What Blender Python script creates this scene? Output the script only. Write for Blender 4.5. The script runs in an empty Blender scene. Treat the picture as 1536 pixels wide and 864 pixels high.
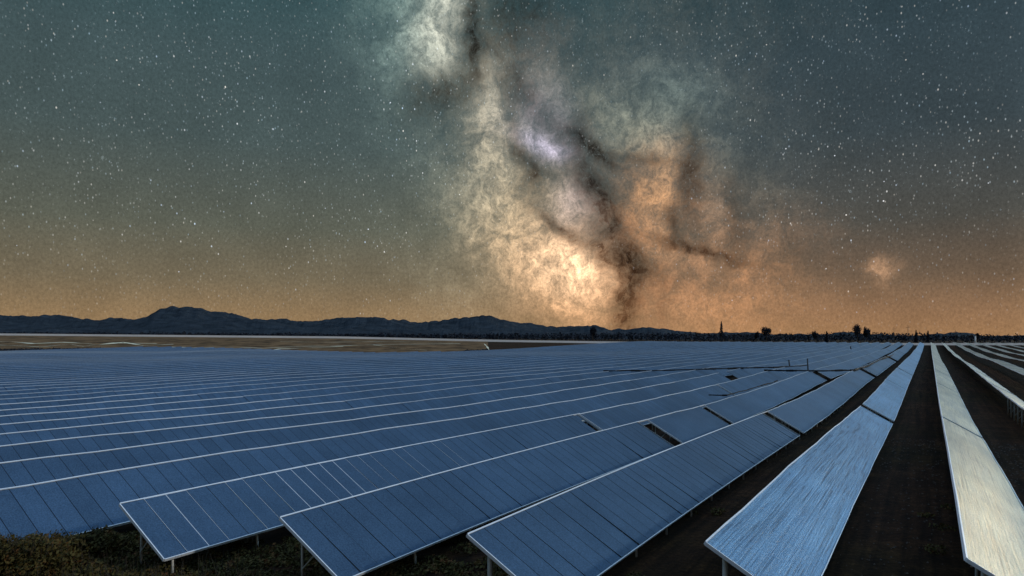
import bpy, bmesh, math, random
import numpy as np
from mathutils import Vector, Matrix, noise as mnoise
random.seed(7)
R = math.radians
scene = bpy.context.scene
COL = scene.collection

# ------------------------------------------------------------------ camera
F = 1024.0            # focal length in pixels of a 1536 px wide frame (24 mm on 36 mm)
HOR = 503.0           # row of the horizon in a 1536x864 frame
CAMZ = 11.06
cam_d = bpy.data.cameras.new('camera'); cam = bpy.data.objects.new('camera', cam_d); COL.objects.link(cam)
cam_d.lens = 24; cam_d.sensor_width = 36; cam_d.clip_end = 30000; cam_d.clip_start = 0.1
cam_d.shift_y = (HOR - 432) / 1536
cam.location = (0, 0, CAMZ); cam.rotation_euler = (R(90), 0, 0)
scene.camera = cam
scene.view_settings.view_transform = 'Standard'; scene.view_settings.look = 'None'
scene.view_settings.exposure = 0; scene.view_settings.gamma = 1
scene.view_settings.use_curve_mapping = False

def lin(c):
    return tuple(((x/255)/12.92 if x/255 <= .04045 else ((x/255+.055)/1.055)**2.4) for x in c)

# ------------------------------------------------------------------ node helper
class NT:
    def __init__(s, tree): s.t = tree; s.n = tree.nodes; s.l = tree.links
    def new(s, typ, **kw):
        n = s.n.new(typ)
        for k, v in kw.items(): setattr(n, k, v)
        return n
    def put(s, sock, v):
        if hasattr(v, 'is_output') or isinstance(v, bpy.types.NodeSocket): s.l.new(v, sock)
        elif v is not None: sock.default_value = v
    def m(s, op, a, b=None, c=None, clamp=False):
        n = s.new('ShaderNodeMath', operation=op, use_clamp=clamp)
        for i, v in enumerate((a, b, c)):
            if v is not None: s.put(n.inputs[i], v)
        return n.outputs[0]
    def v(s, op, a, b=None, out=0):
        n = s.new('ShaderNodeVectorMath', operation=op)
        s.put(n.inputs[0], a)
        if b is not None: s.put(n.inputs[3 if op == 'SCALE' else 1], b)
        return n.outputs[out]
    def mix(s, f, a, b, typ='MIX'):
        n = s.new('ShaderNodeMix', data_type='RGBA', blend_type=typ)
        s.put(n.inputs[0], f)
        for i, x in ((6, a), (7, b)):
            if isinstance(x, tuple) and len(x) == 3: x = (*x, 1)
            s.put(n.inputs[i], x)
        return n.outputs[2]
    def ramp(s, f, stops, interp='LINEAR'):
        n = s.new('ShaderNodeValToRGB'); cr = n.color_ramp; cr.interpolation = interp
        while len(cr.elements) < len(stops): cr.elements.new(.5)
        for e, (p, c) in zip(cr.elements, stops):
            e.position = p; e.color = (*c, 1) if len(c) == 3 else c
        s.put(n.inputs[0], f); return n.outputs[0]
    def noise(s, vec, scale, detail=4, rough=.55, dist=0, col=False):
        n = s.new('ShaderNodeTexNoise'); n.inputs['Scale'].default_value = scale
        n.inputs['Detail'].default_value = detail; n.inputs['Roughness'].default_value = rough
        n.inputs['Distortion'].default_value = dist
        if vec is not None: s.put(n.inputs['Vector'], vec)
        return n.outputs[1 if col else 0]
    def rng(s, x, a, b, c=0., d=1.):
        n = s.new('ShaderNodeMapRange'); n.interpolation_type = 'SMOOTHSTEP'
        s.put(n.inputs[0], x)
        for i, v in enumerate((a, b, c, d)): n.inputs[i+1].default_value = v
        return n.outputs[0]
    def scalevec(s, vec, sc):
        return s.v('MULTIPLY', vec, sc)

# ------------------------------------------------------------------ world: the night sky
SKY_LIGHT = 1.0
world = bpy.data.worlds.new('World'); scene.world = world; world.use_nodes = True
wt = NT(world.node_tree); wt.n.clear()
tc = wt.new('ShaderNodeTexCoord').outputs['Generated']
dirv = wt.v('NORMALIZE', tc)
sep = wt.new('ShaderNodeSeparateXYZ'); wt.put(sep.inputs[0], dirv)
az = wt.m('ARCTAN2', sep.outputs[0], sep.outputs[1])
el = wt.m('ARCSINE', sep.outputs[2])
comb = wt.new('ShaderNodeCombineXYZ')
wt.put(comb.inputs[0], wt.m('MULTIPLY', az, 1024.)); wt.put(comb.inputs[1], wt.m('MULTIPLY', el, 1024.))
SK = comb.outputs[0]                 # sky chart: azimuth and elevation in milliradians, roughly
def sk(u, v):
    return (math.atan((u-768)/F)*1024, math.atan((HOR-v)/math.hypot(F, u-768))*1024)
n1 = wt.v('SCALE', wt.v('SUBTRACT', wt.noise(SK, .009, 5, .6, 0, True), (.5, .5, .5)), 60.)
n2 = wt.v('SCALE', wt.v('SUBTRACT', wt.noise(SK, .045, 4, .6, 0, True), (.5, .5, .5)), 15.)
WV = wt.v('ADD', wt.v('ADD', SK, n1), n2)
WV = wt.v('MULTIPLY', WV, (1, 1, 0))
def blob(u, v, ru, rv, ang=0., src=None):
    cx, cy = sk(u, v)
    mp = wt.new('ShaderNodeMapping', vector_type='TEXTURE')
    mp.inputs['Location'].default_value = (cx, cy, 0); mp.inputs['Rotation'].default_value = (0, 0, R(ang))
    mp.inputs['Scale'].default_value = (ru, rv, 1)
    wt.put(mp.inputs[0], src or WV)
    d2 = wt.v('DOT_PRODUCT', mp.outputs[0], mp.outputs[0], out=1)
    return wt.m('EXPONENT', wt.m('MULTIPLY', d2, -1.))
eln = wt.m('DIVIDE', el, R(90))
def E_(v): return math.atan((HOR-v)/F)/R(90)
left = wt.ramp(eln, [(0, lin((152,122,86))), (E_(475), lin((143,118,86))), (E_(425), lin((116,105,84))), (E_(350), lin((92,95,84))),
                     (E_(230), lin((72,86,86))), (E_(110), lin((66,84,87))), (E_(0), lin((54,80,85))), (.42, lin((100,140,180))), (.75, lin((158,192,228)))])  # unseen upper sky raised to bright blue to light the panels
right = wt.ramp(eln, [(0, lin((158,120,84))), (E_(475), lin((146,112,82))), (E_(425), lin((108,90,73))), (E_(350), lin((78,77,72))),
                     (E_(230), lin((58,69,74))), (E_(110), lin((53,68,75))), (E_(0), lin((44,62,69))), (.42, lin((100,140,180))), (.75, lin((158,192,228)))])
azf = wt.rng(wt.m('ADD', az, wt.m('MULTIPLY', wt.m('SUBTRACT', wt.noise(SK, .006, 2), .5), .3)), -.15, .45)
col = wt.mix(azf, left, right)
# mottled unevenness
mott = wt.m('MULTIPLY_ADD', wt.m('SUBTRACT', wt.noise(SK, .012, 6, .6), .5), .55, 1.)
col = wt.mix(1., col, mott, 'MULTIPLY')
fine = wt.m('MULTIPLY_ADD', wt.m('SUBTRACT', wt.noise(wt.scalevec(SK, (1, .75, 1)), .30, 3, .8), .5), 1.1, 1.)
cloud = wt.rng(wt.noise(WV, .016, 7, .6, .5), .30, .70, .30, 1.25)
cloud2 = wt.rng(wt.noise(wt.scalevec(WV, (1, .8, 1)), .075, 8, .8, .35), .32, .68, .38, 1.5)
cl = wt.m('MULTIPLY', cloud, cloud2)
MW = .8
ADD = [  # u, v, ru, rv, angle, colour, gain
 (880,290,190,270,-32,(104,98,84),.55),
 (852,406,56,34,-22,(255,212,170),1.5),
 (835,395,100,60,-22,(225,170,120),.85),
 (870,450,80,45,0,(200,140,95),.55),
 (790,330,62,80,-25,(195,168,130),.62),
 (735,270,48,90,-8,(175,158,130),.6),
 (740,175,32,70,-8,(190,172,146),.55),
 (735,125,26,40,-10,(225,215,190),.7),
 (700,300,70,150,-5,(110,112,95),.4),
 (985,275,48,52,-20,(205,145,88),.8),
 (955,325,50,55,0,(185,118,62),.6),
 (1045,330,45,50,-20,(165,125,95),.45),
 (1080,400,120,80,-10,(176,122,78),.45),
 (1010,440,120,60,0,(180,115,72),.45),
 (668,22,36,70,-8,(235,228,205),1.1),
 (620,20,80,85,0,(130,150,140),.55),
 (600,150,70,120,0,(80,95,90),.35),
 (800,105,40,55,-40,(150,140,130),.45),
 (810,180,52,38,-25,(170,160,175),.6),
 (815,218,36,14,-18,(215,205,235),.8),
 (855,300,34,42,-35,(170,150,155),.6),
 (890,350,40,40,-35,(140,125,125),.4),
 (940,180,90,36,-22,(135,135,115),.5),
 (1010,150,60,46,-25,(110,130,125),.45),
 (1100,260,90,60,-30,(85,95,88),.35),
 (1325,408,16,14,0,(210,160,120),.6),
]
for u, v, a, b, ang, c, g in ADD:
    f = wt.m('MULTIPLY', blob(u, v, a, b, ang), wt.m('MULTIPLY', cl, g*MW))
    col = wt.mix(f, col, wt.mix(1., col, lin(c), 'ADD')) if False else wt.mix(1., col, wt.v('SCALE', wt.new('ShaderNodeRGB').outputs[0], f), 'ADD')
    # last RGB node gets the colour
    [n for n in wt.n if n.bl_idname == 'ShaderNodeRGB'][-1].outputs[0].default_value = (*lin(c), 1)
DARK = [
 (712,40,10,70,4,.7),(770,40,75,90,0,.5),(675,125,45,26,20,.6),(710,75,26,30,0,.6),(640,150,50,40,20,.35),
 (790,140,16,60,40,.4),(775,215,12,50,10,.45),
 (895,222,48,10,-34,.85),(870,190,24,30,-30,.5),(885,265,18,60,32,.6),(905,330,28,90,26,.75),(798,262,16,24,0,.65),(840,345,56,11,-38,.75),(790,240,40,8,-30,.4),
 (905,390,44,12,-48,.7),(942,440,24,85,0,.85),(1062,384,62,6,-16,.75),(1010,362,46,9,-20,.6),(955,395,60,20,-25,.5),
 (1036,265,18,80,6,.65),(1015,330,12,30,10,.6),(960,230,70,9,-14,.45),(990,455,14,50,0,.35),(1095,330,20,60,10,.35),
]
for u, v, a, b, ang, g in DARK:
    f = wt.m('SUBTRACT', 1., wt.m('MULTIPLY', wt.m('MULTIPLY', blob(u, v, a, b, ang), g), cloud2))
    f = wt.m('MAXIMUM', f, .12)
    col = wt.mix(1., col, wt.mix(f, lin((95,80,72)), (1, 1, 1)), 'MULTIPLY')
col = wt.mix(1., col, fine, 'MULTIPLY')
# stars
mwmask = wt.m('SUBTRACT', 1., wt.m('MULTIPLY', blob(900,300,170,330,-20), .88))
def stars(scale, r, gain, thr, colr, stretch=(1, 1, 1)):
    vo = wt.new('ShaderNodeTexVoronoi', feature='F1'); vo.inputs['Scale'].default_value = scale
    wt.put(vo.inputs['Vector'], wt.v('MULTIPLY', dirv, stretch))
    d = wt.rng(vo.outputs['Distance'], r, r*.25)
    sp = wt.new('ShaderNodeSeparateColor'); wt.put(sp.inputs[0], vo.outputs['Color'])
    b = wt.rng(sp.outputs[0], thr, 1.0)
    dens = wt.rng(wt.noise(SK, .011, 3), .35, .65, .25, 1.)
    f = wt.m('MULTIPLY', wt.m('MULTIPLY', wt.m('MULTIPLY', d, b), gain), wt.m('MULTIPLY', wt.m('MULTIPLY', mwmask, dens), wt.rng(el, .0, .20, .3, 1.)))
    tint = wt.mix(sp.outputs[1], lin(colr), (1, .93, .82))
    return wt.v('SCALE', tint, f)
col = wt.mix(1., col, stars(120, .14, 1.0, .5, (200,225,255), (1, .8, .62)), 'ADD')
col = wt.mix(1., col, stars(240, .28, .42, .15, (190,220,240), (1.1, 1, .6)), 'ADD')
col = wt.mix(1., col, stars(55, .070, 1.6, .45, (215,230,255)), 'ADD')
spk = wt.rng(wt.noise(wt.scalevec(SK, (1, .8, 1)), .26, 2, .7, .8), .655, .76)
spd = wt.rng(wt.noise(SK, .012, 2), .4, .65, .25, 1.)
col = wt.mix(1., col, wt.v('SCALE', wt.mix(0., (.15, .18, .19), (0, 0, 0)), wt.m('MULTIPLY', wt.m('MULTIPLY', spk, spd), wt.rng(el, .0, .2, .35, 1.))), 'ADD')
# dawn light low on the right, beyond the frame: unseen glows sized to brighten the panels
SKF = wt.v('MULTIPLY', SK, (1, 1, 0))
def glow(azd, eld, ra, re, c, g):
    global col
    mp = wt.new('ShaderNodeMapping', vector_type='TEXTURE')
    mp.inputs['Location'].default_value = (R(azd)*1024, R(eld)*1024, 0)
    mp.inputs['Scale'].default_value = (R(ra)*1024, R(re)*1024, 1); wt.put(mp.inputs[0], SKF)
    f = wt.m('EXPONENT', wt.m('MULTIPLY', wt.v('DOT_PRODUCT', mp.outputs[0], mp.outputs[0], out=1), -1.))
    rgb = wt.new('ShaderNodeRGB'); rgb.outputs[0].default_value = (*c, 1)
    col = wt.mix(1., col, wt.v('SCALE', rgb.outputs[0], wt.m('MULTIPLY', f, g)), 'ADD')
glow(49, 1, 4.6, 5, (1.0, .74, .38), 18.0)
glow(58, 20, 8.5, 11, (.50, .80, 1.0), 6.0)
bg = wt.new('ShaderNodeBackground'); wt.put(bg.inputs[0], col); bg.inputs[1].default_value = SKY_LIGHT
wo = wt.new('ShaderNodeOutputWorld'); wt.l.new(bg.outputs[0], wo.inputs[0])
world.cycles.sampling_method = 'MANUAL'; world.cycles.sample_map_resolution = 1024

# ------------------------------------------------------------------ the low light from the right
sd = bpy.data.lights.new('sun', 'SUN'); sd.energy = 1.05; sd.angle = R(2); sd.color = (1, .97, .92)
so = bpy.data.objects.new('sun', sd); COL.objects.link(so)
SAZ, SEL = 112, 22
sv = Vector((math.sin(R(SAZ))*math.cos(R(SEL)), math.cos(R(SAZ))*math.cos(R(SEL)), math.sin(R(SEL))))
so.rotation_euler = (-sv).to_track_quat('-Z', 'Y').to_euler()

# ------------------------------------------------------------------ materials
def mat(name, build):
    m = bpy.data.materials.new(name); m.use_nodes = True
    t = NT(m.node_tree); t.n.clear()
    p = t.new('ShaderNodeBsdfPrincipled'); o = t.new('ShaderNodeOutputMaterial'); t.l.new(p.outputs[0], o.inputs[0])
    build(t, p); return m
def bump(t, p, h, strength, dist):
    b = t.new('ShaderNodeBump'); b.inputs['Strength'].default_value = strength; b.inputs['Distance'].default_value = dist
    t.put(b.inputs['Height'], h); t.l.new(b.outputs[0], p.inputs['Normal'])
def simple(name, c1, c2, scale=3, rough=.7, metal=0, bumpd=0, detail=5, spec=.4):
    def b(t, p):
        co = t.new('ShaderNodeTexCoord').outputs['Object']
        n = t.noise(co, scale, detail, .65)
        t.put(p.inputs['Base Color'], t.ramp(n, [(.3, c1), (.7, c2)]))
        p.inputs['Roughness'].default_value = rough; p.inputs['Metallic'].default_value = metal
        p.inputs['Specular IOR Level'].default_value = spec
        if bumpd: bump(t, p, n, .8, bumpd)
    return mat(name, b)
def panel_mat(name, along, seams, base=((.050,.096,.162), (.080,.142,.226)), metal=.5, rough=.46):
    def b(t, p):
        co = t.new('ShaderNodeTexCoord').outputs['Object']
        oi = t.new('ShaderNodeObjectInfo').outputs['Random']
        off = t.new('ShaderNodeCombineXYZ'); t.put(off.inputs[2], t.m('MULTIPLY', oi, 37.))
        cc = t.v('ADD', co, off.outputs[0])
        sc = (9, .09, 9) if along else (.7, 9, .7)
        st = t.noise(t.scalevec(cc, sc), 1.0, 5, .7, .6)
        bl = t.noise(t.scalevec(cc, (.5, .12, .5)), 1.0, 4, .6)
        c = t.ramp(t.m('ADD', t.m('MULTIPLY', st, .6), t.m('MULTIPLY', bl, .4)), [(.32, base[0]), (.68, base[1])])
        grit = t.noise(cc, 14., 3, .8)
        c = t.mix(1., c, t.rng(grit, .3, .7, .66, 1.30), 'MULTIPLY')
        if along: c = t.mix(1., c, t.rng(st, .36, .5, .66, 1.05), 'MULTIPLY')
        wp = t.new('ShaderNodeNewGeometry').outputs['Position']
        c = t.mix(1., c, t.rng(t.noise(wp, .03, 5, .7), .3, .7, .80, 1.22), 'MULTIPLY')
        if seams:
            sp = t.new('ShaderNodeSeparateXYZ'); t.put(sp.inputs[0], co)
            y = t.m('DIVIDE', sp.outputs[1], 1.12)
            fr = t.m('FRACT', y); wn = t.new('ShaderNodeTexWhiteNoise', noise_dimensions='1D')
            t.put(wn.inputs['W'], t.m('FLOOR', y))
            c = t.mix(1., c, t.m('MULTIPLY_ADD', wn.outputs[0], .22, .88), 'MULTIPLY')
            line = t.m('LESS_THAN', fr, .04)
            c = t.mix(line, c, (.012, .02, .035))
        t.put(p.inputs['Base Color'], c)
        p.inputs['Metallic'].default_value = metal
        t.put(p.inputs['Roughness'], t.rng(st, .3, .7, rough, rough+.12))
        p.inputs['Specular IOR Level'].default_value = .25
        bump(t, p, st, .5, .05 if along else .02)
    return mat(name, b)
M = {}
M['panel'] = panel_mat('solar_glass_seamed', False, True)
M['module'] = panel_mat('solar_glass', False, False)
M['brushed_sheen'] = panel_mat('solar_glass_streaked_sheen', True, False, base=((.085,.18,.32), (.19,.34,.50)), metal=.5, rough=.36)  # sky reflection painted in as a paler blue base
M['pale'] = panel_mat('solar_glass_cream_sheen', True, False, base=((.16,.18,.2), (.60,.53,.37)), metal=.6, rough=.34)  # cream reflection of the low glow painted into the base colour
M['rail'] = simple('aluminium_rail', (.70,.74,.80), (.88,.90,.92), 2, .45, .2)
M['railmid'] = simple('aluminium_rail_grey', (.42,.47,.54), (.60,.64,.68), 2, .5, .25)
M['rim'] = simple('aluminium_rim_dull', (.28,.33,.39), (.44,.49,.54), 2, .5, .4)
M['steel'] = simple('galvanised_post', (.48,.48,.44), (.68,.66,.60), 6, .6, .2)
M['soffit'] = simple('module_underside', (.02,.022,.025), (.04,.04,.042), 3, .7)
TH0 = math.atan(626/F)
def ground_b(t, p):
    co = t.new('ShaderNodeNewGeometry').outputs['Position']
    n = t.noise(co, .35, 8, .7); n2 = t.noise(co, .035, 4, .6); n3 = t.noise(co, 3.5, 4, .75)
    c = t.ramp(t.m('ADD', t.m('MULTIPLY', n, .5), t.m('MULTIPLY', n3, .5)), [(.36, (.006,.003,.002)), (.52, (.030,.013,.006)), (.66, (.080,.036,.015))])
    c = t.mix(t.rng(n2, .42, .62), c, t.mix(1., c, (.75, .95, .7), 'MULTIPLY'))
    t.put(p.inputs['Base Color'], c); p.inputs['Roughness'].default_value = .95; p.inputs['Specular IOR Level'].default_value = .1
    rot = t.new('ShaderNodeMapping', vector_type='TEXTURE'); rot.inputs['Rotation'].default_value = (0, 0, -TH0); t.put(rot.inputs[0], co)
    ru = t.noise(t.scalevec(rot.outputs[0], (1.6, .05, 1)), 1., 4, .6)
    c = t.mix(1., c, t.rng(ru, .35, .65, .6, 1.5), 'MULTIPLY'); t.put(p.inputs['Base Color'], c)
    bump(t, p, t.m('ADD', n3, ru), 1., .15)
M['ground'] = mat('dark_soil', ground_b)
M['dry'] = simple('dry_meadow', (.022,.013,.007), (.30,.17,.08), .09, .95, 0, .3, 8, .1)
M['track'] = simple('pale_track', (.80,.68,.42), (.95,.88,.66), .15, .8)
M['wall'] = simple('pale_concrete', (.80,.80,.80), (.9,.9,.9), .05, .8)
M['hill'] = simple('hill_scrub', (.007,.012,.018), (.036,.048,.062), .02, .95, 0, 6, 8, .1)
M['bark'] = simple('bark', (.03,.025,.02), (.07,.055,.04), 4, .9)
def leafmat(name, c1, c2, c3, sc=.8):
    def b(t, p):
        co = t.new('ShaderNodeNewGeometry').outputs['Position']
        n = t.noise(co, sc, 5, .8)
        t.put(p.inputs['Base Color'], t.ramp(n, [(.34, c1), (.52, c2), (.68, c3)]))
        p.inputs['Roughness'].default_value = .8; p.inputs['Specular IOR Level'].default_value = .15
    return mat(name, b)
M['wood'] = leafmat('far_wood_leaves', (.012,.016,.026), (.022,.028,.042), (.04,.05,.06), .15)
M['scrub'] = leafmat('scrub_leaves', (.030,.016,.008), (.085,.075,.022), (.19,.065,.026), 1.3)
M['pole'] = simple('weathered_pole', (.02,.02,.02), (.05,.045,.04), 3, .8)
M['black'] = simple('gap_black', (.004,.004,.005), (.010,.010,.012), 3, .7, 0, 0, 3, .15)
M['stone'] = simple('dull_stone', (.02,.014,.01), (.10,.085,.07), 1.5, .9)
M['white'] = simple('white_paint', (.7,.7,.68), (.82,.82,.8), 2, .6)

# ------------------------------------------------------------------ geometry of the place
TH = math.atan(626/F); CT, ST = math.cos(TH), math.sin(TH)
def P(t, a): return (t*ST + a*CT, t*CT - a*ST)
def inv(x, y): return (x*ST + y*CT, x*CT - y*ST)      # t, a
def ss(x, a, b):
    x = min(1, max(0, (x-a)/(b-a))); return x*x*(3-2*x)
def interp(x, pts):
    if x <= pts[0][0]: return pts[0][1]
    for (x0, y0), (x1, y1) in zip(pts, pts[1:]):
        if x <= x1: return y0 + (y1-y0)*(x-x0)/(x1-x0)
    return pts[-1][1]
RISE = [(-400, 11.5), (0, 10.9), (512, 8.0), (728, 5.0), (1024, 2.2), (1400, 1.6), (1900, 1.6)]
def T(x, y):
    z = -.8*ss(y, 32, 95)
    if y > 50:
        w = ss(y, 50, 160)
        z += w*((.12+.2*ss(-x,0,120))*math.sin(x/19 + y/41) + .18*math.sin(x/47 - y/23 + 1.3) + .05*math.sin(x/9+.5))
        u = 768 + F*x/y
        k = ss(y, 380, 640)
        if k > 0: z = z*(1-k) + k*interp(u, RISE)
    return z
def ground_at(u, v):
    dx, dz = (u-768)/F, (HOR-v)/F
    y = 20.
    while y < 1500:
        if CAMZ + dz*y <= T(dx*y, y): return dx*y, y
        y *= 1.003
    return dx*y, y

def mesh_obj(name, verts, faces, mats, parent=None, mi=None, smooth=False):
    me = bpy.data.meshes.new(name); me.from_pydata([tuple(v) for v in verts], [], faces)
    for m in (mats if isinstance(mats, (list, tuple)) else [mats]): me.materials.append(m)
    if mi: me.polygons.foreach_set('material_index', mi)
    if smooth: me.polygons.foreach_set('use_smooth', [True]*len(faces))
    me.update()
    o = bpy.data.objects.new(name, me); COL.objects.link(o)
    if parent: o.parent = parent
    return o
def tag(o, label=None, cat=None, group=None, kind=None):
    for k, v in (('label', label), ('category', cat), ('group', group), ('kind', kind)):
        if v: o[k] = v
    return o
def empty(name, loc, rz=0):
    o = bpy.data.objects.new(name, None); COL.objects.link(o); o.location = loc; o.rotation_euler = (0, 0, rz)
    o.empty_display_size = .2; return o
class MB:
    def __init__(s): s.v = []; s.f = []; s.m = []
    def quad(s, a, b, c, d, m=0):
        i = len(s.v); s.v += [a, b, c, d]; s.f.append((i, i+1, i+2, i+3)); s.m.append(m)
    def tube(s, p0, p1, r0, r1=None, n=6, m=0, cap=True):
        r1 = r0 if r1 is None else r1
        p0, p1 = Vector(p0), Vector(p1); d = (p1-p0).normalized()
        q = d.orthogonal().normalized(); w = d.cross(q); i = len(s.v)
        for pp, r in ((p0, r0), (p1, r1)):
            for k in range(n):
                a = 2*math.pi*k/n; s.v.append(pp + (q*math.cos(a) + w*math.sin(a))*r)
        for k in range(n):
            s.f.append((i+k, i+(k+1) % n, i+n+(k+1) % n, i+n+k)); s.m.append(m)
        if cap:
            s.f.append(tuple(i+n+k for k in range(n))); s.m.append(m); s.f.append(tuple(i+k for k in reversed(range(n)))); s.m.append(m)
    def sweep(s, pts, sec, m=0):
        """a closed section [(x, z)] swept along pts [(x, y, z)] lying roughly along y"""
        n = len(sec); i = len(s.v)
        for (x, y, z) in pts:
            for (sx, sz) in sec: s.v.append((x+sx, y, z+sz))
        for k in range(len(pts)-1):
            for j in range(n):
                a = i+k*n+j; b = i+k*n+(j+1) % n
                s.f.append((a, a+n, b+n, b)); s.m.append(m)
        s.f.append(tuple(i+j for j in range(n))); s.m.append(m)
        e = i+(len(pts)-1)*n; s.f.append(tuple(e+j for j in reversed(range(n)))); s.m.append(m)
    def build(s, name, mats, parent=None, smooth=False): return mesh_obj(name, s.v, s.f, mats, parent, s.m, smooth)

# ------------------------------------------------------------------ ground
def axis(n, near, far, lo, hi):
    out = []
    for i in range(n):
        q = -1 + 2*i/(n-1); out.append(math.copysign(near*math.sinh(abs(q)*math.asinh(far/near)), q))
    return out
xs = axis(281, 60, 14000, 0, 0)
ys = [-14000, -6000, -2500, -1000, -400, -150, -50, -10]
y = 0
while y < 120: ys.append(y); y += 2.5
while y < 760: ys.append(y); y *= 1.022
while y < 16000: ys.append(y); y *= 1.12
V = []
for yy in ys:
    for xx in xs:
        z = T(xx, yy)
        if 0 < yy < 90: z += .10*mnoise.noise((xx*.25, yy*.25, 0)) + .05*mnoise.noise((xx*.9, yy*.9, 3))
        V.append((xx, yy, z))
nx = len(xs)
Fc = [(j*nx+i, j*nx+i+1, (j+1)*nx+i+1, (j+1)*nx+i) for j in range(len(ys)-1) for i in range(nx-1)]
g = mesh_obj('ground', V, Fc, M['ground'], smooth=True); tag(g, kind='structure')

# rough meadow on the rise, left
def sheet(name, edge_lo, v_steps, u0, u1, du, m, lift):
    vs = []; fs = []; us = []
    u = u0
    while u <= u1: us.append(u); u += du
    for u in us:
        y0 = ground_at(u, edge_lo(u))[1]
        for k in range(v_steps+1):
            y = y0*(660/y0)**(k/v_steps); x = (u-768)/F*y
            vs.append((x, y, T(x, y)+lift))
    n = v_steps+1
    for i in range(len(us)-1):
        for k in range(v_steps): fs.append((i*n+k, (i+1)*n+k, (i+1)*n+k+1, i*n+k+1))
    return mesh_obj(name, vs, fs, m, smooth=True)
EDGE = [(-400,527),(0,528),(100,527),(250,527),(340,529),(460,534),(560,537),(684,535),(692,531),(733,527)]
md = sheet('meadow', lambda u: interp(u, EDGE)+.5, 26, -330, 732, 6, M['dry'], .12); tag(md, kind='structure')
def ribbon(px, w, name, m, lift=.3):
    pts = [ground_at(u, v) for u, v in px]
    q = []
    for (x0, y0), (x1, y1) in zip(pts, pts[1:]):
        L = math.hypot(x1-x0, y1-y0); n = max(1, int(L/6))
        q += [(x0+(x1-x0)*k/n, y0+(y1-y0)*k/n) for k in range(n)]
    q.append(pts[-1]); vs = []; fs = []
    for i, (x, yv) in enumerate(q):
        a = q[max(0, i-1)]; b = q[min(len(q)-1, i+1)]; dx, dy = b[0]-a[0], b[1]-a[1]; L = math.hypot(dx, dy) or 1
        ww = w*(.02+1.6*abs(mnoise.noise((x*.03, yv*.03, 5))))
        for s in (-1, 1):
            X, Y = x - dy/L*ww*s, yv + dx/L*ww*s
            vs.append((X, Y, T(X, Y)+lift))
    for i in range(len(q)-1): fs.append((2*i, 2*i+1, 2*i+3, 2*i+2))
    o = mesh_obj(name, vs, fs, m); tag(o, kind='structure'); return o
for px, w in [
    ([(-40,512),(15,513),(50,516),(95,514),(130,516),(150,518),(185,514),(215,519),(260,517)], 3.0),
    ([(-30,517),(20,519),(60,521),(105,517),(125,520),(170,515),(235,516)], 2.6),
    ([(235,524),(255,521),(300,522),(345,521),(395,523),(450,520),(520,519),(600,517),(690,516)], 2.6),
    ([(265,526),(300,526),(345,527)], 1.6),
    ([(380,526),(400,527),(420,524),(470,522),(515,520)], 2.2),
    ([(420,513),(500,514),(600,513),(680,515)], 1.8),
    ([(560,518),(585,521),(610,524),(640,526)], 1.5),
    ([(735,527.5),(731,521),(726,516)], .9)]:
    ribbon(px, w, 'track', M['track'])

# ------------------------------------------------------------------ solar tables
SL = 4.0; TILT = R(29.4); WX = SL*math.cos(TILT); DZ = SL*math.sin(TILT); LOW = 1.1
PITCH = 8.46; A0 = 1.15
NTAB = []
def edge_top(t, a, a0, t0, z0, off=0.):
    x, y = P(t, a); return (a-a0, t-t0, T(x, y)+LOW+DZ-z0+off)
MODW = 1.12
modmesh = {}
def module_mesh(key, SL, glass, rim, rw):
    if key in modmesh: return modmesh[key]
    w = MODW-.02; b = MB()
    u = Vector((math.cos(TILT), 0, -math.sin(TILT))); n = Vector((math.sin(TILT), 0, math.cos(TILT))); j = Vector((0, 1, 0))
    def q(s, y, h): return u*s + j*y + n*h
    for s0, s1 in ((.02, SL-.02),):
        b.quad(q(s0+rw, rw, .035), q(s1-rw, rw, .035), q(s1-rw, w-rw, .035), q(s0+rw, w-rw, .035), 0)
        o = [(s0, 0), (s1, 0), (s1, w), (s0, w)]; i = [(s0+rw, rw), (s1-rw, rw), (s1-rw, w-rw), (s0+rw, w-rw)]
        for k in range(4):
            k2 = (k+1) % 4
            b.quad(q(*o[k], .04), q(*o[k2], .04), q(*i[k2], .04), q(*i[k], .04), 1)
            b.quad(q(*o[k], 0), q(*o[k2], 0), q(*o[k2], .04), q(*o[k], .04), 1)
            b.quad(q(*i[k], .04), q(*i[k2], .04), q(*i[k2], .035), q(*i[k], .035), 1)
        b.quad(q(s0, w, 0), q(s1, w, 0), q(s1, 0, 0), q(s0, 0, 0), 2)
    me = bpy.data.meshes.new('solar_module'); me.from_pydata([tuple(v) for v in b.v], [], b.f)
    for m in (glass, rim, M['soffit']): me.materials.append(m)
    me.polygons.foreach_set('material_index', b.m); me.update()
    modmesh[key] = me; return me
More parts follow.
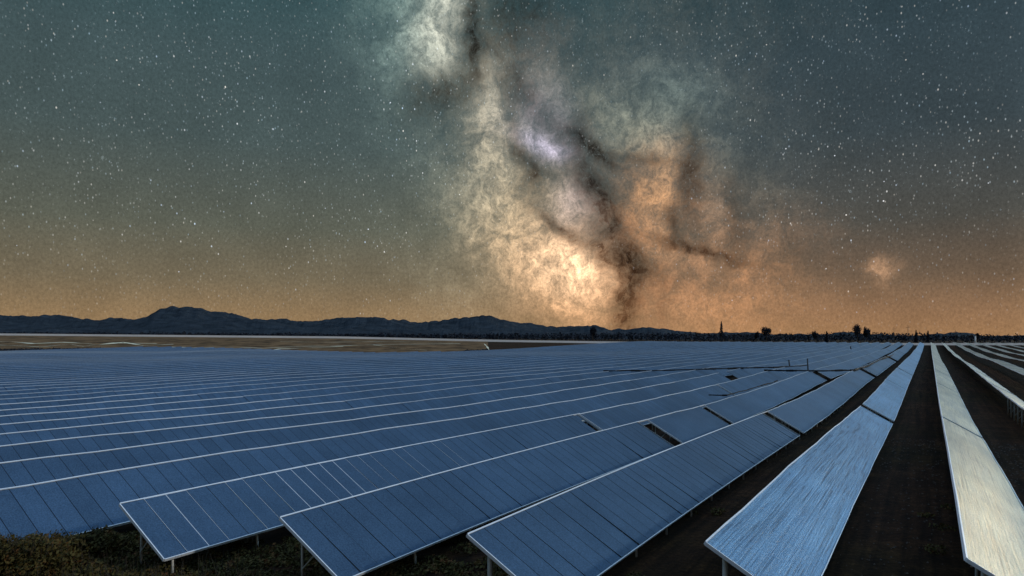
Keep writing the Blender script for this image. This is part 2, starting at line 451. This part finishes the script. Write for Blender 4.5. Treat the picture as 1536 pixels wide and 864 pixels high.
def make_table(row, t0, t1, level, style='module', bridge=0):
    """level 2: separate modules, rails, posts; 1: surface, rails, posts; 0: surface with its rails"""
    a = A0 + row*PITCH; SL = {-4: 4.1, -3: 4.25}.get(row, 4.4 if row < -1 else 4.0); TILT = R(29.4 if row < 2 else 7); WX = SL*math.cos(TILT); DZW = SL*math.sin(TILT)
    ox, oy = P(t0, a+WX/2); z0 = T(ox, oy)
    name = 'solar_table'
    L = t1-t0; a0 = a+WX/2
    if level == 0 and 0: pass
    root = empty(name, (ox, oy, z0), -TH)
    n = max(2, int(L/(3 if level else 6))+1)
    ts = [t0+L*k/(n-1) for k in range(n)]
    rnd = random.Random(int(a*100)+int(t0*7))
    ph = rnd.uniform(0, 6)
    wob = lambda t: .035*math.sin(t/3.1+ph)+.02*math.sin(t/1.3+2*ph) if level < 2 else 0
    top = [edge_top(t, a, a0, t0, z0, wob(t)) for t in ts]
    low = [(p[0]+WX, p[1], p[2]-DZW) for p in top]
    glass = M[{'module': 'module', 'brushed_sheen': 'brushed_sheen', 'pale': 'pale', 'panel': 'panel', 'lined': 'module'}[style]]
    if level == 2:
        me = module_mesh(style+str(row), SL, glass, M['rail'] if style == 'lined' else M['soffit'], .012 if style == 'lined' else .006)
        me2 = module_mesh('plain'+str(row), SL, M['module'], M['soffit'], .006)
        k = 0
        while (k+1)*MODW <= L+.01:
            tm = t0+k*MODW; x, y = P(tm, a); zz = T(x, y)
            x2, y2 = P(tm+MODW, a); zz2 = T(x2, y2)
            o = bpy.data.objects.new('solar_module', me if style != 'lined' or k in (1,2,5,7,8,9,10,11,12,14,17,21) else me2); COL.objects.link(o); o.parent = root
            o.location = (a-a0, tm-t0, zz+LOW+DZ-z0)
            o.rotation_euler = (math.atan2(zz2-zz, MODW)+rnd.gauss(0, .002), rnd.gauss(0, .004), 0)
            k += 1
    else:
        b = MB()
        for k in range(n-1):
            b.quad(top[k], low[k], low[k+1], top[k+1], 0)
            f = lambda p: (p[0]-.015, p[1], p[2]-.05)
            b.quad(f(top[k+1]), f(low[k+1]), f(low[k]), f(top[k]), 1)
        # own texture phase for each table
        b.build('panel_surface', [glass if style != 'lined' else M['panel'], M['soffit']], root)
    # rails
    rw = .055 if level else .07
    dist = math.hypot(*P((t0+t1)/2, a))
    rw = .042 + .015*ss(dist, 60, 300)
    u = (math.cos(TILT), -math.sin(TILT)); nn = (math.sin(TILT), math.cos(TILT))
    def sec(s0, s1, h0, h1): return [(u[0]*s+nn[0]*h, u[1]*s+nn[1]*h) for s, h in ((s0, h0), (s0, h1), (s1, h1), (s1, h0))]
    tp = top+([edge_top(t1+bridge, a, a0, t0, z0)] if bridge else [])
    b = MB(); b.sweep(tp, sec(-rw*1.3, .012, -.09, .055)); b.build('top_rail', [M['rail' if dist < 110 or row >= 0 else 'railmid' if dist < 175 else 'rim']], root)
    if level:
        b = MB(); b.sweep(low, sec(-.012, rw*.8, -.09, .05)); b.build('bottom_rail', [M['rail']], root)
        for tt, pt, pl in ((t0, top[0], low[0]), (t1, top[-1], low[-1])) if row > -5 else ():
            b = MB(); d = -1 if tt == t0 else 1
            pts = [Vector(pt), Vector(pl)]
            for h0, h1 in ((-.09, .05),):
                N = Vector((nn[0], 0, nn[1])); J = Vector((0, d*.05, 0))
                c = [pts[0]+N*h0, pts[0]+N*h1, pts[0]+N*h1+J, pts[0]+N*h0+J]; e = [pts[1]+N*h0, pts[1]+N*h1, pts[1]+N*h1+J, pts[1]+N*h0+J]
                for k in range(4): b.quad(c[k], c[(k+1) % 4], e[(k+1) % 4], e[k])
                b.quad(*c); b.quad(*e)
            b.build('end_rail', [M['rail' if tt == t0 else 'rim']], root)
    near = min(math.hypot(*P(t0, a)), 999)
    if level == 2 or (level == 1 and near < 120):
        npost = 0; tt = t0+.7
        while tt < t1-.3 and npost < 30:
            if math.hypot(*P(tt, a)) > 130: break
            for frac, r in ((.16, .11 if npost == 0 and row > -3 else .055), (.86, .055)):
                aa = a+WX*frac; x, y = P(tt, aa); lz = T(*P(tt, a))+LOW+DZ-DZW*frac-.12-z0; gz = T(x, y)-.3-z0
                jx, jy = rnd.gauss(0, .02), rnd.gauss(0, .03)
                b = MB(); b.tube((aa-a0+jx, tt-t0+jy, gz), (aa-a0, tt-t0, lz), r, n=8)
                b.build('post', [M['steel']], root, True)
            a1, a2 = a+WX*.16, a+WX*.86
            zt = lambda fr: T(*P(tt, a))+LOW+DZ-DZW*fr-.10-z0
            b = MB(); b.tube((a+WX*.03-a0, tt-t0+.06, zt(.03)), (a+WX*.97-a0, tt-t0+.06, zt(.97)), .04, n=4); b.build('rafter', [M['steel']], root)
            b = MB(); b.tube((a1-a0, tt-t0-.06, T(*P(tt, a1))+.7-z0), (a+WX*.5-a0, tt-t0-.06, zt(.5)), .028, n=6); b.build('brace', [M['steel']], root)
            tt += 4.6; npost += 1
        for fr in (.25, .75):
            b = MB()
            pts = [(p[0]+WX*fr-.02, p[1], p[2]-DZW*fr-.09) for p in top]
            b.sweep(pts, [(-.03, -.03), (-.03, .03), (.03, .03), (.03, -.03)]); b.build('purlin', [M['steel']], root)
    NTAB.append((row, t0, root, level))
    return root

def visible(t0, t1, a):
    for k in range(13):
        t = t0+(t1-t0)*k/12
        for aa in (a, a+WX):
            x, y = P(t, aa)
            if y < 12: continue
            u = 768+F*x/y; v = HOR+F*(CAMZ-2-T(x, y))/y
            if -25 < u < 1561 and v < 900: return True
    return False
def far_limit(row):
    """where the row of tables ends, walking away from the camera"""
    a = A0+row*PITCH; t = 15.; segs = []
    while t < 1100:
        x, y = P(t, a)
        if y > 5:
            u = 768+F*x/y
            lim = 640.
            if u < 733:
                lim = ground_at(max(u, -380), interp(u, EDGE))[1]
            if y > lim: return t
        t += 1.5
    return t
def lane(row):      # the service lane, straight across the view 178 m off
    a = A0+row*PITCH; return (178+ST*a)/CT
START = {0: 29.4, -1: 26.2, -2: 22.4, -3: 20.2, -4: 17.9, -5: 14.5, 1: 36}
CUTS = {0: [(85, .6), (150, .3)], -1: [(95.5, 3.2), (154, .7)], -2: [(79, 3.0), (197, 9), (329, 14)], -3: [(63, 2.8), (84, 2.2), (175, 8)],
        -4: [(67, .7)], -5: [(158, 7)], 1: [(92, 2.5)], 2: [(110, 2)]}
STYLE = {0: 'pale', -1: 'brushed_sheen', -2: 'module', -3: 'module', -4: 'lined', 1: 'pale'}
total = 0
for row in range(-52, 11):
    a = A0+row*PITCH
    t = START.get(row, 14.5+(row+5)*1.5 if row < -5 else 36+(row-1)*2)
    end = far_limit(row)
    if end-t < 10: continue
    cuts = list(CUTS.get(row, []))
    tl = lane(row)
    last = cuts[-1][0] if cuts else t
    ln = lambda tt: 56 if math.hypot(*P(tt, a)) < 170 else 105
    # split the rest
    segs = []; cur = t; ci = 0
    while cur < end-4:
        nxt = cur+ln(cur)
        if row >= -4 and cuts and ci < len(cuts) or (ci < len(cuts) and cuts[ci][0] < nxt+12):
            c, gp = cuts[ci]; ci += 1
            segs.append((cur, min(c, end))); cur = c+gp; continue
        if end-nxt < 25: nxt = end
        segs.append((cur, min(nxt, end))); cur = nxt+(.12 if row < -4 else .8)
    for k_, (s0, s1) in enumerate(segs):
        gapn = segs[k_+1][0]-s1 if k_+1 < len(segs) else 0
        if s1-s0 < 3 or not visible(s0, s1, a): continue
        d = min(math.hypot(*P(s0, a)), math.hypot(*P(s1, a)))
        if row in (-2, -3, -4) and s0 < 60: lev = 2
        elif d < 230: lev = 1
        else: lev = 0
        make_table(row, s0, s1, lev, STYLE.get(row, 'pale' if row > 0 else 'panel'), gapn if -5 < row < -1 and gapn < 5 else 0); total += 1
print('TABLES', total)
ORD = lambda n: {1: 'first', 2: 'second', 3: 'third'}.get(n, '%d%s' % (n, {1: 'st', 2: 'nd', 3: 'rd'}.get(n % 10 if n % 100 not in (11, 12, 13) else 0, 'th')))
byrow = {}
for r, t0, o, lev in NTAB: byrow.setdefault(r, []).append((t0, o))
LOOK = {(0, 1): 'pale cream-lit solar table at lower right corner, nearest of its row',
        (0, 2): 'cream-lit solar table just behind the first crack in the row of cream panels',
        (-1, 1): 'pale blue streaked solar table beside the dark central aisle, nearest of its row',
        (-2, 1): 'blue solar table whose near end is cut off at the bottom middle of the picture',
        (-3, 1): 'blue solar table with bent near corner above bare posts, left of bottom middle',
        (-4, 1): 'dark blue solar table with white module seams standing on thin posts by scrub',
        (-5, 1): 'dark blue solar table rising behind the scrub in the lower left corner'}
for r, lst in byrow.items():
    lst.sort(key=lambda q: q[0])
    side = 'left' if r < 0 else 'right'
    hue = 'blue' if r < 0 else 'pale'
    for i, (t0, o) in enumerate(lst, 1):
        lab = LOOK.get((r, i))
        if not lab:
            if r == 0: lab = '%s table from the near end in the cream-lit row of panels' % ORD(i)
            else: lab = '%s solar table, %s from near end of %s row %s of the cream-lit row' % (hue, ORD(i), ORD(abs(r)), side)
        tag(o, lab, 'solar panel', 'solar tables standing in parallel rows')

# ------------------------------------------------------------------ perimeter wall beyond the field
b = MB(); WALLPX = []
u = -420
pts = []
while u <= 1900:
    y = 655.; x = (u-768)/F*y; pts.append((x, y, T(x, y))); u += 20
i0 = 0
for k in range(len(pts)-1):
    (x0, y0, z0), (x1, y1, z1) = pts[k], pts[k+1]
    H = 2.0
    b.quad((x0, y0, z0-.5), (x1, y1, z1-.5), (x1, y1, z1+H), (x0, y0, z0+H))
    b.quad((x0, y0, z0+H), (x1, y1, z1+H), (x1, y1+.5, z1+H), (x0, y0+.5, z0+H))
    b.quad((x1, y1+.5, z1-.5), (x0, y0+.5, z0-.5), (x0, y0+.5, z0+H), (x1, y1+.5, z1+H))
tag(b.build('perimeter_wall', [M['wall']]), 'long low pale wall running along the far edge of the field', 'wall')

# ------------------------------------------------------------------ hills
SKYL = [(-400,484),(-200,478),(0,479.5),(78,476),(130,480),(177,480),(206,483),(232,477),(247,468),(262,466),(286,464.5),(310,468),(325,472),(345,473),(359,475),(372,478),(385,482),
        (420,482),(450,485),(480,485),(512,484),(540,482),(565,481),(600,484),(629,487),(655,484),(679,484),(705,484.5),(729,485),(752,485),(795,488),(820,491),(839,493),(865,491),(889,490),
        (915,498),(945,497),(985,498),(1024,500),(1100,503),(1300,505),(1900,506)]
def ridge(name, prof, Y0, Y1, mul, amp, seed, ulo=-420, uhi=1900):
    vs = []; fs = []; us = []
    u = ulo
    while u <= uhi: us.append(u); u += 3
    K = 22
    for u in us:
        top = interp(u, prof)+.7*mnoise.noise((u*.045, seed, 0))+.9*mnoise.noise((u*.17, seed, 3))-.8*abs(mnoise.noise((u*.4, seed, 5)))
        H = (HOR-top)/F*Y1+CAMZ
        for k in range(K+1):
            q = k/K
            y = Y0+(Y1-Y0)*q*1.25
            x = (u-768)/F*Y1 * (y/Y1)**.9
            s = min(1, q*1.25)
            sh = math.sin(s*math.pi/2)**.85 if q <= .8 else 1-(q-.8)*2
            nz = mnoise.fractal((x/260, y/260, seed), .9, 2.1, 6)*amp*sh
            nz2 = mnoise.noise((x/28, y/28, seed+9))*4.5*sh
            z = -6+(H+6)*sh + (nz if q < .8 else nz*.3)*(1-.75*max(0, s-.6)/.4 if s > .6 else 1)+nz2
            vs.append((x, y, z))
    n = K+1
    for i in range(len(us)-1):
        for k in range(K): fs.append((i*n+k, (i+1)*n+k, (i+1)*n+k+1, i*n+k+1))
    o = mesh_obj(name, vs, fs, M['hill'], smooth=False); tag(o, kind='structure'); return o
ridge('hills', SKYL, 1700, 3000, 1, 40, 2)
FRONT = [(-400,503),(-100,496),(60,492),(160,496),(300,494),(430,497),(560,494),(650,496),(760,497),(860,499),(940,502),(1050,504),(1900,509)]
ridge('hills', FRONT, 1250, 1650, 1, 9, 7)

# ------------------------------------------------------------------ trees
def crown_faces(b, cx, cy, cz, rx, rz, n, leaf, rnd, shape='round', m=0):
    for _ in range(n):
        while True:
            p = Vector((rnd.uniform(-1, 1), rnd.uniform(-1, 1), rnd.uniform(-1, 1)))
            if p.length <= 1: break
        if shape == 'spire':
            h = rnd.random(); r = (1-h)**.7*rx*math.sqrt(rnd.random()); an = rnd.uniform(0, 6.28)
            p = Vector((math.cos(an)*r, math.sin(an)*r, (h*2-1)*rz))
        else:
            k = .6+.4*abs(mnoise.noise(p*2.2+Vector((cx, cy, 0))))*2
            p = Vector((p.x*rx*k, p.y*rx*k, p.z*rz*k))
        c = Vector((cx, cy, cz))+p
        q = Vector((rnd.gauss(0, 1), rnd.gauss(0, 1), rnd.gauss(0, 1))).normalized(); w = q.orthogonal().normalized()
        s = leaf*rnd.uniform(.5, 1.3); q2 = q.cross(w)
        i = len(b.v); b.v += [c+w*s, c+q2*s*.7, c-w*s, c-q2*s*.7]; b.f.append((i, i+1, i+2, i+3)); b.m.append(m)
rnd = random.Random(5)
b = MB()
u = -60.
TOPL = [(-100, 500), (300,500), (600,501), (860,500), (945,498), (1024,498.5), (1130,500), (1210,500), (1260,498), (1330,499), (1420,501), (1536,502.5), (1950,503)]
while u < 1960:
    for layer in range(2):
        y = 800+layer*70+rnd.uniform(0, 50)
        x = (u+rnd.uniform(-3, 3)-768)/F*y; gz = T(x, y)
        topz = CAMZ+(HOR-interp(u, TOPL)+rnd.gauss(1.0, 1.0))/F*y
        h = max(3.5, topz-gz)
        crown_faces(b, x, y, gz+h*.52, rnd.uniform(3, 5.5), h*.5, 34, 1.15, rnd)
        b.tube((x, y, gz-.5), (x, y, gz+h*.5), .3, .15, 5, 1)
    u += rnd.uniform(3.0, 5.0)
tag(b.build('woodland', [M['wood'], M['bark']]), kind='stuff')

def tree(u, vtop, wpx, shape, label, cat='tree', y=790., clumps=1, name='tree'):
    x = (u-768)/F*y; gz = T(x, y); top = CAMZ+(HOR-vtop)/F*y; h = top-gz; r = wpx/F*y/2
    root = empty(name, (x, y, gz)); rn = random.Random(int(u))
    b = MB(); b.tube((0, 0, -.5), (0, 0, h*.45), .45, .3, 8); b.tube((0, 0, h*.45), (.2, 0, h*.9), .3, .06, 6)
    for k in range(5):
        an = rn.uniform(0, 6.28); hz = h*rn.uniform(.35, .6)
        b.tube((0, 0, hz), (math.cos(an)*r*.7, math.sin(an)*r*.7, hz+h*.2), .14, .04, 5)
    b.build('trunk', [M['bark']], root, True)
    b = MB()
    if shape == 'spire': crown_faces(b, 0, 0, h*.55, r, h*.45, 900, .55, rn, 'spire')
    else:
        for k in range(9):
            an = rn.uniform(0, 6.28); rr = r*.55*math.sqrt(rn.random()); s = rn.uniform(.35, .6)
            crown_faces(b, math.cos(an)*rr, math.sin(an)*rr, h*rn.uniform(.5, .80), r*s, h*.2, 130, .6, rn)
        crown_faces(b, 0, 0, h*.6, r*.8, h*.34, 260, .6, rn)
    b.build('crown', [M['wood']], root)
    tag(root, label, cat, 'trees rising above the far wood'); return root
tree(1082, 482, 8, 'spire', 'tall slim dark cypress rising alone above the far wood')
tree(1150, 487, 19, 'round', 'round-crowned dark tree right of the slim cypress')
tree(1222, 496, 9, 'round', 'very small round treetop between the round tree and the ragged pair')
tree(1286, 482, 17, 'round', 'taller ragged tree of the close pair on the skyline')
tree(1300, 488, 14, 'round', 'shorter ragged tree touching the right of the tall ragged tree')
tree(1135, 496, 8, 'round', 'low treetop just left of the round-crowned tree')
tree(1374, 495, 5, 'spire', 'small pointed conifer above the wood, left one of two behind the aisle')
tree(1392, 496, 5, 'spire', 'small pointed conifer above the wood, right one of two behind the aisle')
tree(1466, 498, 9, 'round', 'small dark treetop directly above the white post')
tree(889, 488, 14, 'round', 'dark tree bump on the ridge where the hills fall to the plain')
tree(1240, 497, 6, 'spire', 'stubby pointed conifer left of the ragged pair')

def pole(u, vb, vt, r, m, name, label, cat, y=None, lean=0, arm=False):
    if y is None: x, y = ground_at(u, vb)
    else: x = (u-768)/F*y
    gz = T(x, y); h = CAMZ+(HOR-vt)/F*y-gz
    root = empty(name, (x, y, gz))
    b = MB(); b.tube((0, 0, -.3), (lean*h, 0, h), r, r*.7, 8); b.build('shaft', [m], root, True)
    if arm:
        b = MB(); b.tube((-h*.12, 0, h*.88), (h*.12, 0, h*.9), r*.5, r*.5, 6); b.build('crossarm', [m], root)
    else:
        b = MB(); b.tube((lean*h, 0, h+.01), (lean*h, 0, h+.2), r*1.1, r*.8, 8); b.build('cap', [m], root)
    tag(root, label, cat)
pole(1463, 0, 504, .9, M['white'], 'marker_post', 'short thick white post standing before the far wood on the right', 'post', y=700)
pole(1341, 0, 491, .25, M['pole'], 'utility_pole', 'thin pole above the wood, left of the two small conifers', 'utility pole', y=780, arm=True)
pole(1362, 0, 488, .25, M['pole'], 'utility_pole', 'tallest thin pole above the wood near the small conifers', 'utility pole', y=780, arm=True)
pole(1433, 0, 495, .22, M['pole'], 'utility_pole', 'thin pole above the wood left of the white post', 'utility pole', y=780, arm=True)
pole(1213, 0, 539, .22, M['pole'], 'leaning_post', 'dark leaning post sticking up beside the service lane', 'post', y=178, lean=-.06)
pole(1187, 0, 541, .25, M['pole'], 'leaning_post', 'stubby dark post behind the service lane, left of the leaning post', 'post', y=190, lean=-.15)
pole(1278, 0, 520, .45, M['pole'], 'leaning_post', 'tiny dark post near the far edge of the panels', 'post', y=420, lean=-.2)

# black strips added over the tables to draw dark gaps and edge shadow
def strip(px, label, rad=.2):
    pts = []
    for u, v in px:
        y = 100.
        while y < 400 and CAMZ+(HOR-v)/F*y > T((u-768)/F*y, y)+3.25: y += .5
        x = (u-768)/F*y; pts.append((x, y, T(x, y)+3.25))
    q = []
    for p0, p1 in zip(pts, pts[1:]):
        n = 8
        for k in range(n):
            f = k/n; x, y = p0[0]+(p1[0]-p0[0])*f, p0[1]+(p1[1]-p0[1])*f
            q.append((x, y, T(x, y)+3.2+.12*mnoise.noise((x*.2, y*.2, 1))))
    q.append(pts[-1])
    root = empty('gap_strip', (q[0][0], q[0][1], T(q[0][0], q[0][1])))
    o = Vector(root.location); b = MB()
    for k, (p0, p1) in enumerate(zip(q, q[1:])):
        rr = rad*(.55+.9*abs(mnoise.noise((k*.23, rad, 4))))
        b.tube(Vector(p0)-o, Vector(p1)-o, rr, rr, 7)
    b.build('strip_body', [M['black']], root)
    tag(root, label, 'strip', 'black strips added across the panel rows')
strip([(905,556),(960,555.5),(1030,554.5),(1100,552),(1160,551),(1212,548)], 'long thin added black conduit crossing many blue rows toward the leaning post', .22)
strip([(1146,555.5),(1190,556),(1235,556),(1281,555),(1300,549),(1320,539),(1340,532)], 'shorter added black conduit that bends up towards the vanishing point of the rows', .26)
strip([(1063,600),(1090,595),(1125,583),(1166,571)], 'short added black conduit slanting between the nearer blue rows', .12)
# ------------------------------------------------------------------ scrub in the near ground
rnd = random.Random(11)
b = MB()
def tuft(b, x, y, h, r, n, rnd):
    gz = T(x, y)
    for _ in range(n):
        an = rnd.uniform(0, 6.28); rr = r*math.sqrt(rnd.random()); zz = h*rnd.random()**.8*(1-.4*rr/r)
        c = Vector((x+math.cos(an)*rr, y+math.sin(an)*rr, gz+zz))
        q = Vector((rnd.gauss(0, 1), rnd.gauss(0, 1), rnd.gauss(.6, 1))).normalized(); w = q.orthogonal().normalized(); q2 = q.cross(w)
        s = rnd.uniform(.04, .12); i = len(b.v)
        b.v += [c+w*s, c+q2*s*.6, c-w*s, c-q2*s*.6]; b.f.append((i, i+1, i+2, i+3)); b.m.append(0)
    for _ in range(3):
        an = rnd.uniform(0, 6.28)
        b.tube((x, y, gz), (x+math.cos(an)*r*.6, y+math.sin(an)*r*.6, gz+h*.9), .012, .005, 3, 1, False)
cnt = 0
while cnt < 900:
    u = rnd.uniform(-60, 1536); Y = rnd.uniform(24, 46); x = (u-768)/F*Y
    t, a = inv(x, Y)
    front = interp(a, [(-60, 13), (-41, 15), (-33, 19), (-24, 21.5), (-16, 24), (-7, 27), (1, 30), (10, 34)])
    if u > 760 and rnd.random() < .85: continue
    inside = t > front+4
    if inside and rnd.random() < .8: continue
    k = ss(u, 420, 120)
    h = rnd.uniform(.15, .45)+1.0*k*mnoise.noise((x*.3, Y*.3, 1))*.6+.45*ss(-u, -260, -40)*rnd.random()
    if t > front-1.0: h = min(h, .45)
    if t > front+.5 and rnd.random() < .4: continue
    tuft(b, x, Y, max(.15, h), rnd.uniform(.35, .8), int(70+120*max(0, h)), rnd); cnt += 1
# the bank of scrub that hides the foot of the sixth row
cnt = 0
while cnt < 420:
    u = rnd.uniform(-80, 190); Y = rnd.uniform(30, 39); x = (u-768)/F*Y
    t, a = inv(x, Y)
    if -41.5 < a < -37.0 and t > 14.5: continue
    if a > -34.5 and t > 15.5: continue
    vt = 792 - 8*ss(u, 60, 150) + 30*ss(u, 160, 190) + 10*mnoise.noise((u*.03, 0, 2)) + rnd.uniform(0, 26)
    h = CAMZ+(HOR-vt)/F*Y-T(x, Y)
    h = max(.2, min(2.5, h))
    tuft(b, x, Y, h, rnd.uniform(.4, .8), int(90+90*h), rnd); cnt += 1
# tall dry stalks
for _ in range(1300):
    u = rnd.uniform(-40, 560); Y = rnd.uniform(28, 38); x = (u-768)/F*Y; t, a = inv(x, Y)
    front = interp(a, [(-60, 13), (-41, 15), (-33, 19), (-24, 21.5), (-16, 24), (-7, 27)])
    if t > front-.3: continue
    gz = T(x, Y); h = rnd.uniform(.4, 1.3); lx, ly = rnd.gauss(0, .22), rnd.gauss(0, .22)
    b.tube((x, Y, gz), (x+lx*h, Y+ly*h, gz+h), .010, .004, 3, 1, False)
tag(b.build('undergrowth', [M['scrub'], M['bark']]), kind='stuff')
b = MB()
for _ in range(900):
    u = rnd.uniform(-30, 733) ; v = interp(u, EDGE)-.3-abs(rnd.gauss(0, 1.1)); x, y = ground_at(u, v)
    if y > 640: continue
    crown_faces(b, x, y, T(x, y)+.5, rnd.uniform(1.5, 4), rnd.uniform(.4, 1.3), 16, .55, rnd)
tag(b.build('bank_scrub', [M['wood']]), kind='stuff')
b = MB()
for _ in range(2200):
    t = rnd.uniform(26, 90); a = A0+rnd.choice([-1, 0, 0, 1, 1, 2])*PITCH+WX+rnd.uniform(0, PITCH-WX); x, y = P(t, a)
    rr = rnd.uniform(.015, .05)*(1+t/60); gz = T(x, y); i = len(b.v)
    for (dx, dy, dz) in ((1,0,0),(.2,1,0),(-1,.3,0),(-.3,-1,0),(.1,.1,.8)): b.v.append((x+dx*rr*rnd.uniform(.7,1.2), y+dy*rr, gz+dz*rr+.05))
    for k in range(4): b.f.append((i+k, i+(k+1) % 4, i+4)); b.m.append(0)
tag(b.build('gravel', [M['stone']]), kind='stuff')
